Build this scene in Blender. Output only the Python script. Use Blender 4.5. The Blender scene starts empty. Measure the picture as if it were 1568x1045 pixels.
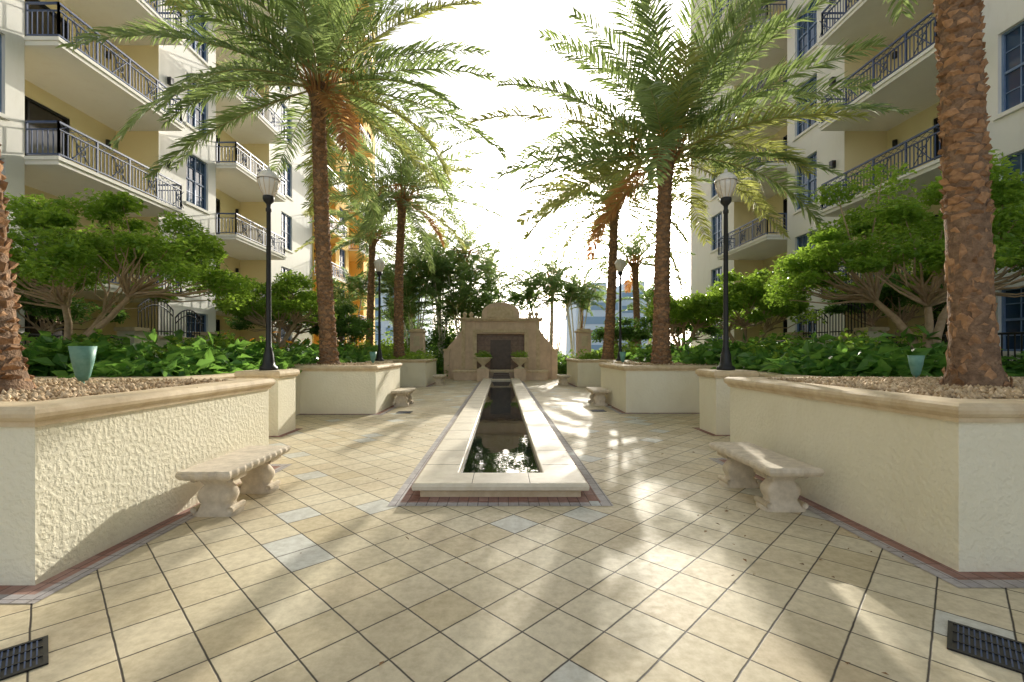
import bpy, bmesh, math, random
import numpy as np
from mathutils import Vector
R = random.Random(7)
NR = np.random.default_rng(11)
scene = bpy.context.scene
COL = scene.collection

# ------------------------------------------------------------------ materials
def nodes_of(name):
    m = bpy.data.materials.new(name); m.use_nodes = True
    nt = m.node_tree; nt.nodes.clear()
    out = nt.nodes.new('ShaderNodeOutputMaterial')
    return m, nt, out
def N(nt, t, **kw):
    n = nt.nodes.new(t)
    for k, v in kw.items():
        setattr(n, k, v)
    return n
def rgba(c): return (c[0], c[1], c[2], 1)
def ramp(nt, fac, a, b, lo=0.3, hi=0.7):
    r = N(nt, 'ShaderNodeValToRGB')
    r.color_ramp.elements[0].position = lo; r.color_ramp.elements[1].position = hi
    r.color_ramp.elements[0].color = rgba(a); r.color_ramp.elements[1].color = rgba(b)
    nt.links.new(fac, r.inputs[0]); return r
def surf(name, c1, c2, scale=2.0, rough=0.8, bump=0.0, bscale=40, dirt=None, bdist=0.01, metal=0, spec=0.4, stucco=False, lo=.3, hi=.7):
    m, nt, out = nodes_of(name)
    tc = N(nt, 'ShaderNodeTexCoord')
    p = N(nt, 'ShaderNodeBsdfPrincipled')
    p.inputs['Roughness'].default_value = rough
    p.inputs['Metallic'].default_value = metal
    p.inputs['Specular IOR Level'].default_value = spec
    no = N(nt, 'ShaderNodeTexNoise'); no.inputs['Scale'].default_value = scale; no.inputs['Detail'].default_value = 8; no.inputs['Roughness'].default_value = .65
    nt.links.new(tc.outputs['Object'], no.inputs['Vector'])
    r = ramp(nt, no.outputs['Fac'], c1, c2, lo, hi)
    col = r.outputs[0]
    if dirt:
        mp = N(nt, 'ShaderNodeMapping'); mp.inputs['Scale'].default_value = (1, 1, .25)
        n2 = N(nt, 'ShaderNodeTexNoise'); n2.inputs['Scale'].default_value = 3.3; n2.inputs['Detail'].default_value = 10; n2.inputs['Roughness'].default_value = .75
        nt.links.new(tc.outputs['Object'], mp.inputs[0]); nt.links.new(mp.outputs[0], n2.inputs['Vector'])
        rr = ramp(nt, n2.outputs['Fac'], (0, 0, 0), (1, 1, 1), .52, .78)
        mx = N(nt, 'ShaderNodeMixRGB'); mx.inputs[2].default_value = rgba(dirt)
        ml = N(nt, 'ShaderNodeMath', operation='MULTIPLY'); ml.inputs[1].default_value = .6
        nt.links.new(rr.outputs[0], ml.inputs[0]); nt.links.new(ml.outputs[0], mx.inputs[0]); nt.links.new(col, mx.inputs[1]); col = mx.outputs[0]
    nt.links.new(col, p.inputs['Base Color'])
    if bump:
        b = N(nt, 'ShaderNodeBump'); b.inputs['Strength'].default_value = bump; b.inputs['Distance'].default_value = bdist
        n3 = N(nt, 'ShaderNodeTexNoise'); n3.inputs['Scale'].default_value = bscale; n3.inputs['Detail'].default_value = 5
        nt.links.new(tc.outputs['Object'], n3.inputs['Vector'])
        if stucco:
            r3 = ramp(nt, n3.outputs['Fac'], (0, 0, 0), (1, 1, 1), .42, .6)
            nt.links.new(r3.outputs[0], b.inputs['Height'])
        else:
            nt.links.new(n3.outputs['Fac'], b.inputs['Height'])
        nt.links.new(b.outputs[0], p.inputs['Normal'])
    nt.links.new(p.outputs[0], out.inputs[0])
    return m
def leafmat(name, c1, c2, trans, tw=0.45, rough=.45, nscale=1.3, bump=0, iw=.5):
    m, nt, out = nodes_of(name)
    g = N(nt, 'ShaderNodeNewGeometry'); tc = N(nt, 'ShaderNodeTexCoord')
    no = N(nt, 'ShaderNodeTexNoise'); no.inputs['Scale'].default_value = nscale; no.inputs['Detail'].default_value = 3 if not bump else 8
    nt.links.new(tc.outputs['Object'], no.inputs['Vector'])
    ad = N(nt, 'ShaderNodeMath', operation='MULTIPLY'); ad.inputs[1].default_value = iw; sc = N(nt, 'ShaderNodeMath', operation='MULTIPLY_ADD'); sc.inputs[1].default_value = 1 - iw
    nt.links.new(g.outputs['Random Per Island'], ad.inputs[0]); nt.links.new(no.outputs['Fac'], sc.inputs[0]); nt.links.new(ad.outputs[0], sc.inputs[2])
    r = ramp(nt, sc.outputs[0], c1, c2, .22, .78)
    p = N(nt, 'ShaderNodeBsdfPrincipled'); p.inputs['Roughness'].default_value = rough
    p.inputs['Specular IOR Level'].default_value = .35
    nt.links.new(r.outputs[0], p.inputs['Base Color'])
    if bump:
        b = N(nt, 'ShaderNodeBump'); b.inputs['Strength'].default_value = bump; b.inputs['Distance'].default_value = .02
        nt.links.new(no.outputs['Fac'], b.inputs['Height']); nt.links.new(b.outputs[0], p.inputs['Normal'])
    if tw > 0:
        t = N(nt, 'ShaderNodeBsdfTranslucent'); t.inputs[0].default_value = rgba(trans)
        mx = N(nt, 'ShaderNodeMixShader'); mx.inputs[0].default_value = tw
        nt.links.new(p.outputs[0], mx.inputs[1]); nt.links.new(t.outputs[0], mx.inputs[2]); nt.links.new(mx.outputs[0], out.inputs[0])
    else: nt.links.new(p.outputs[0], out.inputs[0])
    return m

M = {}
M['wall'] = surf('white_stucco', (.86, .83, .75), (.90, .88, .80), .6, .85, .25, 60, dirt=(.78, .74, .64))
M['yellow'] = surf('yellow_stucco', (.84, .72, .42), (.87, .77, .48), .5, .85, .2, 60)
M['gold'] = surf('gold_stucco', (.85, .53, .13), (.88, .60, .19), .5, .85, .2, 60)
M['planter'] = surf('cream_stucco', (.79, .73, .55), (.86, .81, .64), 1.3, .8, .38, 24, dirt=(.71, .64, .46), bdist=.010, stucco=True)
M['cap'] = surf('cast_stone_cap', (.56, .42, .25), (.76, .63, .43), 5, .7, .4, 60, dirt=(.38, .27, .17), bdist=.006)
M['stone'] = surf('cast_stone', (.52, .44, .33), (.74, .64, .50), 11, .85, .8, 90, dirt=(.36, .30, .22), bdist=.004)
M['coping'] = surf('coping_stone', (.66, .57, .42), (.80, .72, .57), 7, .45, .25, 80, dirt=(.54, .46, .35), bdist=.003)
M['fount'] = surf('fountain_stone', (.62, .46, .32), (.78, .61, .45), 3, .8, .4, 40, dirt=(.46, .34, .24))
M['fdark'] = surf('fountain_niche_tile', (.18, .11, .07), (.32, .21, .14), 6, .35, .2, 30)
M['fdark2'] = surf('fountain_spill_panel', (.07, .045, .03), (.12, .08, .055), 6, .3)
M['black'] = surf('black_painted_iron', (.012, .013, .014), (.022, .023, .025), 8, .4)
M['rail'] = surf('blue_grey_painted_rail', (.035, .06, .14), (.055, .09, .19), 4, .4)
M['frame'] = surf('window_frame_paint', (.16, .24, .40), (.22, .31, .47), 4, .4)
M['soil'] = surf('mulch_soil', (.08, .055, .035), (.18, .12, .075), 14, .95, .8, 50)
M['pebble'] = leafmat('pebbles', (.40, .27, .14), (.72, .56, .37), (.3, .2, .1), 0.0, .8)
M['trunkA'] = leafmat('palm_boots', (.14, .075, .04), (.56, .32, .165), None, 0.0, .9, nscale=22, bump=.9, iw=.3)
M['trunkC'] = surf('palm_trunk_fibre', (.13, .08, .05), (.36, .23, .14), 14, .95, 1, 40, bdist=.03)
M['bark'] = surf('tree_bark', (.36, .25, .15), (.56, .41, .27), 10, .85, .5, 40)
M['thin'] = surf('palm_cane', (.50, .48, .38), (.72, .68, .55), 6, .7)
M['frond'] = leafmat('palm_frond_green', (.07, .125, .055), (.19, .26, .12), (.44, .56, .18), .45, .28)
M['frondy'] = leafmat('palm_frond_yellowing', (.20, .24, .07), (.36, .37, .12), (.60, .62, .18), .45, .4)
M['fronddead'] = leafmat('palm_frond_dead', (.42, .22, .09), (.60, .36, .16), (.70, .36, .12), .4, .7)
M['rachis'] = surf('frond_stem', (.34, .33, .12), (.5, .43, .18), 5, .5)
M['leafb'] = leafmat('bright_leaf', (.055, .13, .02), (.19, .32, .045), (.46, .68, .08), .46, .28)
M['leafd'] = leafmat('dark_leaf', (.032, .085, .022), (.10, .20, .042), (.24, .44, .07), .38, .3)
M['leafu'] = leafmat('broad_leaf', (.03, .10, .025), (.13, .30, .065), (.30, .56, .09), .42, .22)
M['areca'] = leafmat('areca_frond', (.06, .12, .038), (.15, .25, .08), (.34, .50, .13), .42, .36)
M['orange'] = leafmat('orange_petals', (.8, .25, .03), (.9, .4, .05), (.9, .4, .05), .3)
M['fallen'] = leafmat('fallen_leaf', (.12, .06, .03), (.36, .2, .08), (.2, .1, .05), .1, .8)
M['verdi'] = surf('verdigris_metal', (.10, .28, .22), (.22, .42, .34), 12, .5)
M['terra'] = surf('urn_stone', (.6, .5, .33), (.74, .64, .45), 8, .7)
M['ground'] = surf('distant_pavement', (.28, .26, .23), (.36, .34, .3), .4, .9)
M['far'] = surf('distant_tower_paint', (.5, .6, .68), (.58, .68, .75), .05, .7)
M['farw'] = surf('distant_tower_glass', (.16, .28, .40), (.24, .36, .48), .05, .3)
M['globe'] = surf('lamp_globe', (.76, .73, .66), (.86, .83, .76), 3, .25, spec=.6)
m, nt, out = nodes_of('window_glass'); p = N(nt, 'ShaderNodeBsdfPrincipled')
tc = N(nt, 'ShaderNodeTexCoord'); no = N(nt, 'ShaderNodeTexNoise'); no.inputs['Scale'].default_value = .45
nt.links.new(tc.outputs['Object'], no.inputs['Vector']); r = ramp(nt, no.outputs['Fac'], (.012, .022, .04), (.05, .11, .22))
nt.links.new(r.outputs[0], p.inputs['Base Color']); p.inputs['Roughness'].default_value = .04; p.inputs['Specular IOR Level'].default_value = .6
nt.links.new(p.outputs[0], out.inputs[0]); M['glass'] = m
M['dark'] = surf('tinted_door_glass', (.025, .022, .018), (.06, .05, .04), .6, .08, spec=.6)
m, nt, out = nodes_of('pool_water'); p = N(nt, 'ShaderNodeBsdfPrincipled'); p.inputs['Base Color'].default_value = (.010, .013, .012, 1); p.inputs['Roughness'].default_value = .02; p.inputs['IOR'].default_value = 1.7; p.inputs['Specular IOR Level'].default_value = 1.0
tc = N(nt, 'ShaderNodeTexCoord'); no = N(nt, 'ShaderNodeTexNoise'); no.inputs['Scale'].default_value = 5; b = N(nt, 'ShaderNodeBump'); b.inputs['Strength'].default_value = .05; b.inputs['Distance'].default_value = .02
nt.links.new(tc.outputs['Object'], no.inputs['Vector']); nt.links.new(no.outputs['Fac'], b.inputs['Height']); nt.links.new(b.outputs[0], p.inputs['Normal']); nt.links.new(p.outputs[0], out.inputs[0]); M['water'] = m

def tilemat(name, size, rot, cols, grout, gw, bumpd=.004, aspect=1.0, rough=.8, spec=.25, greyp=.1, grey=(.5, .52, .52)):
    m, nt, out = nodes_of(name); L = nt.links.new
    tc = N(nt, 'ShaderNodeTexCoord'); mp = N(nt, 'ShaderNodeMapping')
    mp.inputs['Scale'].default_value = (1 / size, 1 / (size * aspect), 1)
    rt = N(nt, 'ShaderNodeVectorRotate', rotation_type='Z_AXIS'); rt.inputs['Angle'].default_value = math.radians(rot)
    mp.inputs['Location'].default_value = (.31, .17, .0)
    L(tc.outputs['Object'], rt.inputs['Vector']); L(rt.outputs[0], mp.inputs[0])
    wn = N(nt, 'ShaderNodeTexNoise'); wn.inputs['Scale'].default_value = 9; L(tc.outputs['Object'], wn.inputs['Vector'])
    wv = N(nt, 'ShaderNodeVectorMath', operation='SCALE'); wv.inputs['Scale'].default_value = .018; L(wn.outputs['Color'], wv.inputs[0])
    av = N(nt, 'ShaderNodeVectorMath', operation='ADD'); L(mp.outputs[0], av.inputs[0]); L(wv.outputs[0], av.inputs[1])
    fl = N(nt, 'ShaderNodeVectorMath', operation='FLOOR'); fr = N(nt, 'ShaderNodeVectorMath', operation='FRACTION')
    sep0 = N(nt, 'ShaderNodeSeparateXYZ'); L(av.outputs[0], sep0.inputs[0]); cmb = N(nt, 'ShaderNodeCombineXYZ')
    L(sep0.outputs[0], cmb.inputs[0]); L(sep0.outputs[1], cmb.inputs[1])
    L(cmb.outputs[0], fl.inputs[0]); L(cmb.outputs[0], fr.inputs[0])
    wh = N(nt, 'ShaderNodeTexWhiteNoise', noise_dimensions='3D'); L(fl.outputs[0], wh.inputs['Vector'])
    sep = N(nt, 'ShaderNodeSeparateXYZ'); L(fr.outputs[0], sep.inputs[0])
    ds = []
    for i, asp in ((0, 1), (1, aspect)):
        s = N(nt, 'ShaderNodeMath', operation='SUBTRACT'); L(sep.outputs[i], s.inputs[0]); s.inputs[1].default_value = .5
        a = N(nt, 'ShaderNodeMath', operation='ABSOLUTE'); L(s.outputs[0], a.inputs[0])
        q = N(nt, 'ShaderNodeMath', operation='SUBTRACT'); q.inputs[0].default_value = .5; L(a.outputs[0], q.inputs[1])
        w = N(nt, 'ShaderNodeMath', operation='MULTIPLY'); w.inputs[1].default_value = size * asp; L(q.outputs[0], w.inputs[0]); ds.append(w)
    mn = N(nt, 'ShaderNodeMath', operation='MINIMUM'); L(ds[0].outputs[0], mn.inputs[0]); L(ds[1].outputs[0], mn.inputs[1])
    mr = N(nt, 'ShaderNodeMapRange'); mr.inputs[1].default_value = gw * .4; mr.inputs[2].default_value = gw * 1.1; L(mn.outputs[0], mr.inputs[0])
    cr = N(nt, 'ShaderNodeValToRGB')
    els = cr.color_ramp.elements; els[0].color = rgba(cols[0]); els[0].position = 0; els[1].color = rgba(cols[-1]); els[1].position = 1 - greyp
    for i, c in enumerate(cols[1:-1]):
        e = els.new((i + 1) / (len(cols) - 1) * (1 - greyp)); e.color = rgba(c)
    e = els.new(1 - greyp + .003); e.color = rgba(grey)
    L(wh.outputs['Value'], cr.inputs[0])
    n1 = N(nt, 'ShaderNodeTexNoise'); n1.inputs['Scale'].default_value = 16; n1.inputs['Detail'].default_value = 10; n1.inputs['Roughness'].default_value = .72; L(tc.outputs['Object'], n1.inputs['Vector'])
    n2 = N(nt, 'ShaderNodeTexNoise'); n2.inputs['Scale'].default_value = .8; n2.inputs['Detail'].default_value = 7; n2.inputs['Roughness'].default_value = .6; L(tc.outputs['Object'], n2.inputs['Vector'])
    r1 = ramp(nt, n1.outputs['Fac'], (.78, .75, .70), (1.05, 1.04, 1.03), .3, .6)
    r2 = ramp(nt, n2.outputs['Fac'], (.84, .82, .78), (1.04, 1.04, 1.03), .38, .62)
    x1 = N(nt, 'ShaderNodeMixRGB', blend_type='MULTIPLY'); x1.inputs[0].default_value = 1; L(cr.outputs[0], x1.inputs[1]); L(r1.outputs[0], x1.inputs[2])
    x2 = N(nt, 'ShaderNodeMixRGB', blend_type='MULTIPLY'); x2.inputs[0].default_value = 1; L(x1.outputs[0], x2.inputs[1]); L(r2.outputs[0], x2.inputs[2])
    x3 = N(nt, 'ShaderNodeMixRGB'); L(mr.outputs[0], x3.inputs[0]); x3.inputs[1].default_value = rgba(grout); L(x2.outputs[0], x3.inputs[2])
    p = N(nt, 'ShaderNodeBsdfPrincipled'); p.inputs['Specular IOR Level'].default_value = spec
    rr = N(nt, 'ShaderNodeMapRange'); rr.inputs[1].default_value = .3; rr.inputs[2].default_value = .7; rr.inputs[3].default_value = rough + .1; rr.inputs[4].default_value = rough - .06; L(n1.outputs['Fac'], rr.inputs[0]); L(rr.outputs[0], p.inputs['Roughness'])
    L(x3.outputs[0], p.inputs['Base Color'])
    hm = N(nt, 'ShaderNodeMath', operation='MULTIPLY_ADD'); L(n1.outputs['Fac'], hm.inputs[0]); hm.inputs[1].default_value = .3; L(mr.outputs[0], hm.inputs[2])
    b = N(nt, 'ShaderNodeBump'); b.inputs['Strength'].default_value = .8; b.inputs['Distance'].default_value = bumpd; L(hm.outputs[0], b.inputs['Height']); L(b.outputs[0], p.inputs['Normal'])
    L(p.outputs[0], out.inputs[0]); return m
M['tile'] = tilemat('diagonal_floor_tile', .31, 45, [(.58, .49, .32), (.67, .59, .42), (.62, .54, .38), (.70, .63, .47), (.63, .53, .36)], (.05, .04, .03), .0060, greyp=.07, grey=(.63, .63, .58), rough=.62, spec=.36, bumpd=.003)
M['brickb'] = tilemat('red_border_brick', .10, 0, [(.28, .15, .12), (.37, .21, .17), (.33, .20, .17), (.41, .26, .22)], (.12, .085, .075), .004, aspect=2.0, greyp=.02)
M['greyb'] = tilemat('grey_border_brick', .10, 0, [(.38, .36, .37), (.48, .45, .45), (.43, .40, .40)], (.15, .13, .12), .004, aspect=2.0, greyp=.02)

# ------------------------------------------------------------------ mesh builder
class MB:
    def __init__(s): s.V = []; s.F = []; s.Mi = []; s.S = []; s.mats = []; s.n = 0
    def mi(s, k):
        if k not in s.mats: s.mats.append(k)
        return s.mats.index(k)
    def add(s, V, F, mat, smooth=False):
        V = np.asarray(V, float).reshape(-1, 3); s.V.append(V); o = s.n; i = s.mi(mat)
        for f in F: s.F.append([a + o for a in f])
        s.Mi += [i] * len(F); s.S += [smooth] * len(F); s.n += len(V)
    def addnp(s, V, F, mat, smooth=False):
        V = np.asarray(V, float).reshape(-1, 3); s.V.append(V); i = s.mi(mat)
        s.F += (np.asarray(F) + s.n).tolist(); s.Mi += [i] * len(F); s.S += [smooth] * len(F); s.n += len(V)
    def box(s, x0, x1, y0, y1, z0, z1, mat):
        if x0 > x1: x0, x1 = x1, x0
        if y0 > y1: y0, y1 = y1, y0
        if z0 > z1: z0, z1 = z1, z0
        V = [(x0, y0, z0), (x1, y0, z0), (x1, y1, z0), (x0, y1, z0), (x0, y0, z1), (x1, y0, z1), (x1, y1, z1), (x0, y1, z1)]
        s.add(V, [(0, 3, 2, 1), (4, 5, 6, 7), (0, 1, 5, 4), (1, 2, 6, 5), (2, 3, 7, 6), (3, 0, 4, 7)], mat)
    def sweep(s, x0, x1, y0, y1, prof, mat, closed=True):
        V = []
        for o, z in prof: V += [(x0 - o, y0 - o, z), (x1 + o, y0 - o, z), (x1 + o, y1 + o, z), (x0 - o, y1 + o, z)]
        F = []; n = len(prof)
        for i in range(n if closed else n - 1):
            j = (i + 1) % n
            for k in range(4): F.append((i * 4 + k, i * 4 + (k + 1) % 4, j * 4 + (k + 1) % 4, j * 4 + k))
        s.add(V, F, mat)
    def tube(s, P, Rr, mat, n=6, smooth=True, cap=False):
        P = np.asarray(P, float); T = np.gradient(P, axis=0); T /= np.linalg.norm(T, axis=1)[:, None] + 1e-9
        V = []
        for i in range(len(P)):
            t = T[i]; a = np.array([1, 0, 0]) if abs(t[0]) < .8 else np.array([0, 1, 0])
            u = np.cross(t, a); u /= np.linalg.norm(u); v = np.cross(t, u)
            for k in range(n):
                an = 2 * math.pi * k / n; V.append(P[i] + Rr[i] * (math.cos(an) * u + math.sin(an) * v))
        F = [(i * n + k, i * n + (k + 1) % n, (i + 1) * n + (k + 1) % n, (i + 1) * n + k) for i in range(len(P) - 1) for k in range(n)]
        if cap: F += [tuple(range(n)), tuple(range((len(P) - 1) * n, len(P) * n))]
        s.add(V, F, mat, smooth)
    def lathe(s, cx, cy, prof, mat, n=20, smooth=True):
        V = [(cx + r * math.cos(2 * math.pi * k / n), cy + r * math.sin(2 * math.pi * k / n), z) for r, z in prof for k in range(n)]
        F = [(i * n + k, i * n + (k + 1) % n, (i + 1) * n + (k + 1) % n, (i + 1) * n + k) for i in range(len(prof) - 1) for k in range(n)]
        s.add(V, F, mat, smooth)
    def extr(s, poly, y0, y1, mat):
        n = len(poly); V = [(x, y0, z) for x, z in poly] + [(x, y1, z) for x, z in poly]
        F = [tuple(range(n)), tuple(range(2 * n - 1, n - 1, -1))] + [(i, (i + 1) % n, n + (i + 1) % n, n + i) for i in range(n)]
        s.add(V, F, mat)
    def build(s, name, loc=(0, 0, 0), parent=None, bevel=0, recalc=False):
        V = np.concatenate(s.V) - np.array(loc)
        me = bpy.data.meshes.new(name); me.from_pydata(V.tolist(), [], s.F)
        for k in s.mats: me.materials.append(M[k])
        me.polygons.foreach_set('material_index', s.Mi); me.polygons.foreach_set('use_smooth', s.S)
        if recalc:
            bm = bmesh.new(); bm.from_mesh(me); bmesh.ops.recalc_face_normals(bm, faces=bm.faces); bm.to_mesh(me); bm.free()
        me.update()
        ob = bpy.data.objects.new(name, me); COL.objects.link(ob)
        ob.location = loc
        if parent:
            ob.parent = parent; ob.location = Vector(loc) - parent.location
        if bevel:
            b = ob.modifiers.new('bev', 'BEVEL'); b.width = bevel; b.segments = 3; b.limit_method = 'ANGLE'
        return ob
def empty(name, loc=(0, 0, 0)):
    e = bpy.data.objects.new(name, None); e.location = loc; COL.objects.link(e); return e

# ------------------------------------------------------------------ ground
b = MB(); b.add([(-3000, -3000, -.03), (3000, -3000, -.03), (3000, 3000, -.03), (-3000, 3000, -.03)], [(0, 1, 2, 3)], 'ground'); b.build('ground')
b = MB(); b.add([(-12, -10, 0), (12, -10, 0), (12, 27, 0), (-12, 27, 0)], [(0, 1, 2, 3)], 'tile'); b.build('tiled_plaza_pavement')
def ring_sheet(b, x0, x1, y0, y1, w, z, mat):
    V = [(x0, y0, z), (x1, y0, z), (x1, y1, z), (x0, y1, z), (x0 - w, y0 - w, z), (x1 + w, y0 - w, z), (x1 + w, y1 + w, z), (x0 - w, y1 + w, z)]
    b.add(V, [(4, 5, 1, 0), (5, 6, 2, 1), (6, 7, 3, 2), (7, 4, 0, 3)], mat)

# ------------------------------------------------------------------ planters
CAPZ = 1.15
def capprof(zt, t=.10, w=.26, over=.045):
    z0 = zt - t
    return [(-.0, z0 - .03), (over * .5, z0 - .03), (over * .6, z0), (over * .9, z0 + .008), (over + .012, z0 + .03), (over + .016, zt - .045), (over + .008, zt - .02), (over - .012, zt - .004), (over - .03, zt), (-w, zt), (-w - .012, zt - .012), (-w - .012, z0 - .05)]
def capjoints(b, x0, x1, y0, y1, zt, step=.95):
    yy = y0 + step * .6
    while yy < y1 - .2:
        for xs in (x0, x1):
            sg = -1 if xs == x0 else 1
            b.box(xs - sg * .24, xs + sg * .03, yy - .003, yy + .003, zt - .01, zt + .0012, 'cap')
        yy += step
    xx = x0 + step * .7
    while xx < x1 - .2:
        b.box(xx - .003, xx + .003, y0 - .03, y0 + .24, zt - .01, zt + .0012, 'soil'); xx += step
def planter(x0, x1, y0, y1, h=CAPZ, name='raised_planter'):
    b = MB()
    b.sweep(x0, x1, y0, y1, [(0, 0), (0, h - .12)], 'planter', closed=False)
    b.sweep(x0, x1, y0, y1, capprof(h), 'cap'); capjoints(b, x0, x1, y0, y1, h)
    zi = h - .06
    b.add([(x0 + .2, y0 + .2, zi), (x1 - .2, y0 + .2, zi), (x1 - .2, y1 - .2, zi), (x0 + .2, y1 - .2, zi)], [(0, 1, 2, 3)], 'soil')
    loc = ((x0 + x1) / 2, (y0 + y1) / 2, 0)
    b.build(name, loc)
    b = MB(); ring_sheet(b, x0, x1, y0, y1, .11, .004, 'brickb'); ring_sheet(b, x0 - .11, x1 + .11, y0 - .11, y1 + .11, .10, .004, 'greyb'); b.build('brick_border', loc)
def pebbles(x0, x1, y0, y1, z, n, smin=.014, smax=.035):
    b = MB(); O = np.array([(1, 0, 0), (0, 1, 0), (-1, 0, 0), (0, -1, 0), (0, 0, 1), (0, 0, -1)], float)
    T = [(0, 1, 4), (1, 2, 4), (2, 3, 4), (3, 0, 4), (1, 0, 5), (2, 1, 5), (3, 2, 5), (0, 3, 5)]
    C = np.c_[NR.uniform(x0, x1, n), NR.uniform(y0, y1, n), z + NR.uniform(0, .06, n)]
    S = NR.uniform(smin, smax, n)
    V = C[:, None, :] + O[None] * S[:, None, None] * NR.uniform(.6, 1.2, (n, 6, 1)) + NR.normal(0, .004, (n, 6, 3))
    F = (np.array(T)[None] + (np.arange(n) * 6)[:, None, None]).reshape(-1, 3)
    b.addnp(V, F, 'pebble', True); b.build('river_gravel', ((x0 + x1) / 2, (y0 + y1) / 2, z))
planter(-7.4, -2.98, 2.92, 5.85); planter(3.10, 7.5, 3.1, 6.2)
pebbles(-7.1, -3.25, 3.2, 5.6, 1.10, 7500); pebbles(3.4, 7.2, 3.4, 5.9, 1.10, 7500)
planter(-6.6, -3.0, 10.9, 13.5); planter(3.02, 6.6, 11.1, 13.9)
planter(-6.6, -3.2, 19.2, 22.4); planter(3.2, 6.6, 19.2, 22.4)
pebbles(-6.3, -3.3, 11.2, 13.2, 1.10, 1500, .02, .04); pebbles(3.3, 6.3, 11.4, 13.6, 1.10, 1500, .02, .04)
def bed(s):
    b = MB(); xa, xb = (4.8 * s, 11.9 * s); x0, x1 = min(xa, xb), max(xa, xb)
    b.sweep(x0, x1, 6.9, 27, [(0, 0), (0, 1.0)], 'planter', closed=False)
    b.sweep(x0, x1, 6.9, 27, capprof(1.1), 'cap')
    b.add([(x0 + .2, 7.1, 1.04), (x1 - .2, 7.1, 1.04), (x1 - .2, 26.8, 1.04), (x0 + .2, 26.8, 1.04)], [(0, 1, 2, 3)], 'soil')
    b.build('garden_bed_wall', ((x0 + x1) / 2, 17, 0))
bed(-1); bed(1)

# ------------------------------------------------------------------ lamp posts on pedestals
def lamp(x, y):
    w = .34; b = MB()
    b.sweep(x - w, x + w, y - w, y + w, [(0, 0), (0, CAPZ - .12)], 'planter', closed=False)
    b.sweep(x - w, x + w, y - w, y + w, [(0, CAPZ - .13), (.03, CAPZ - .13), (.035, CAPZ - .10), (.055, CAPZ - .09), (.06, CAPZ - .05), (.05, CAPZ - .01), (.03, CAPZ), (-w + .001, CAPZ + .001)], 'cap', closed=False)
    b.build('lamp_pedestal', (x, y, 0))
    b = MB(); ring_sheet(b, x - w, x + w, y - w, y + w, .11, .006, 'brickb'); b.build('brick_border', (x, y, 0))
    e = empty('street_lamp', (x, y, CAPZ)); z = CAPZ
    b = MB()
    b.lathe(x, y, [(.0, z), (.155, z), (.16, z + .03), (.15, z + .06), (.11, z + .09), (.10, z + .16), (.085, z + .30), (.06, z + .38), (.065, z + .40), (.05, z + .43), (.046, z + .8), (.038, z + 2.9), (.05, z + 2.92), (.05, z + 2.96), (.036, z + 2.99), (.04, z + 3.05), (.085, z + 3.10), (.10, z + 3.14), (.10, z + 3.19), (.07, z + 3.21), (0, z + 3.21)], 'black', 20)
    b.build('pole', (x, y, z), e)
    b = MB(); zz = z + 3.20
    b.lathe(x, y, [(.085, zz), (.10, zz + .04), (.145, zz + .12), (.175, zz + .22), (.18, zz + .28), (.165, zz + .31)], 'globe', 24)
    b.lathe(x, y, [(.195, zz + .295), (.20, zz + .32), (.17, zz + .37), (.12, zz + .43), (.06, zz + .46), (.03, zz + .47), (.035, zz + .50), (.015, zz + .53), (0, zz + .54)], 'globe', 24)
    for k in range(12):
        a = k * math.pi / 6
        b.tube([(x + r * math.cos(a), y + r * math.sin(a), h) for r, h in ((.092, zz), (.15, zz + .12), (.183, zz + .24), (.183, zz + .31))], [.005] * 4, 'cap', 4)
    b.build('lantern', (x, y, z), e)
lamp(-4.28, 8.4); lamp(4.17, 8.5); lamp(-4.38, 16.4); lamp(4.26, 16.4)

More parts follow.
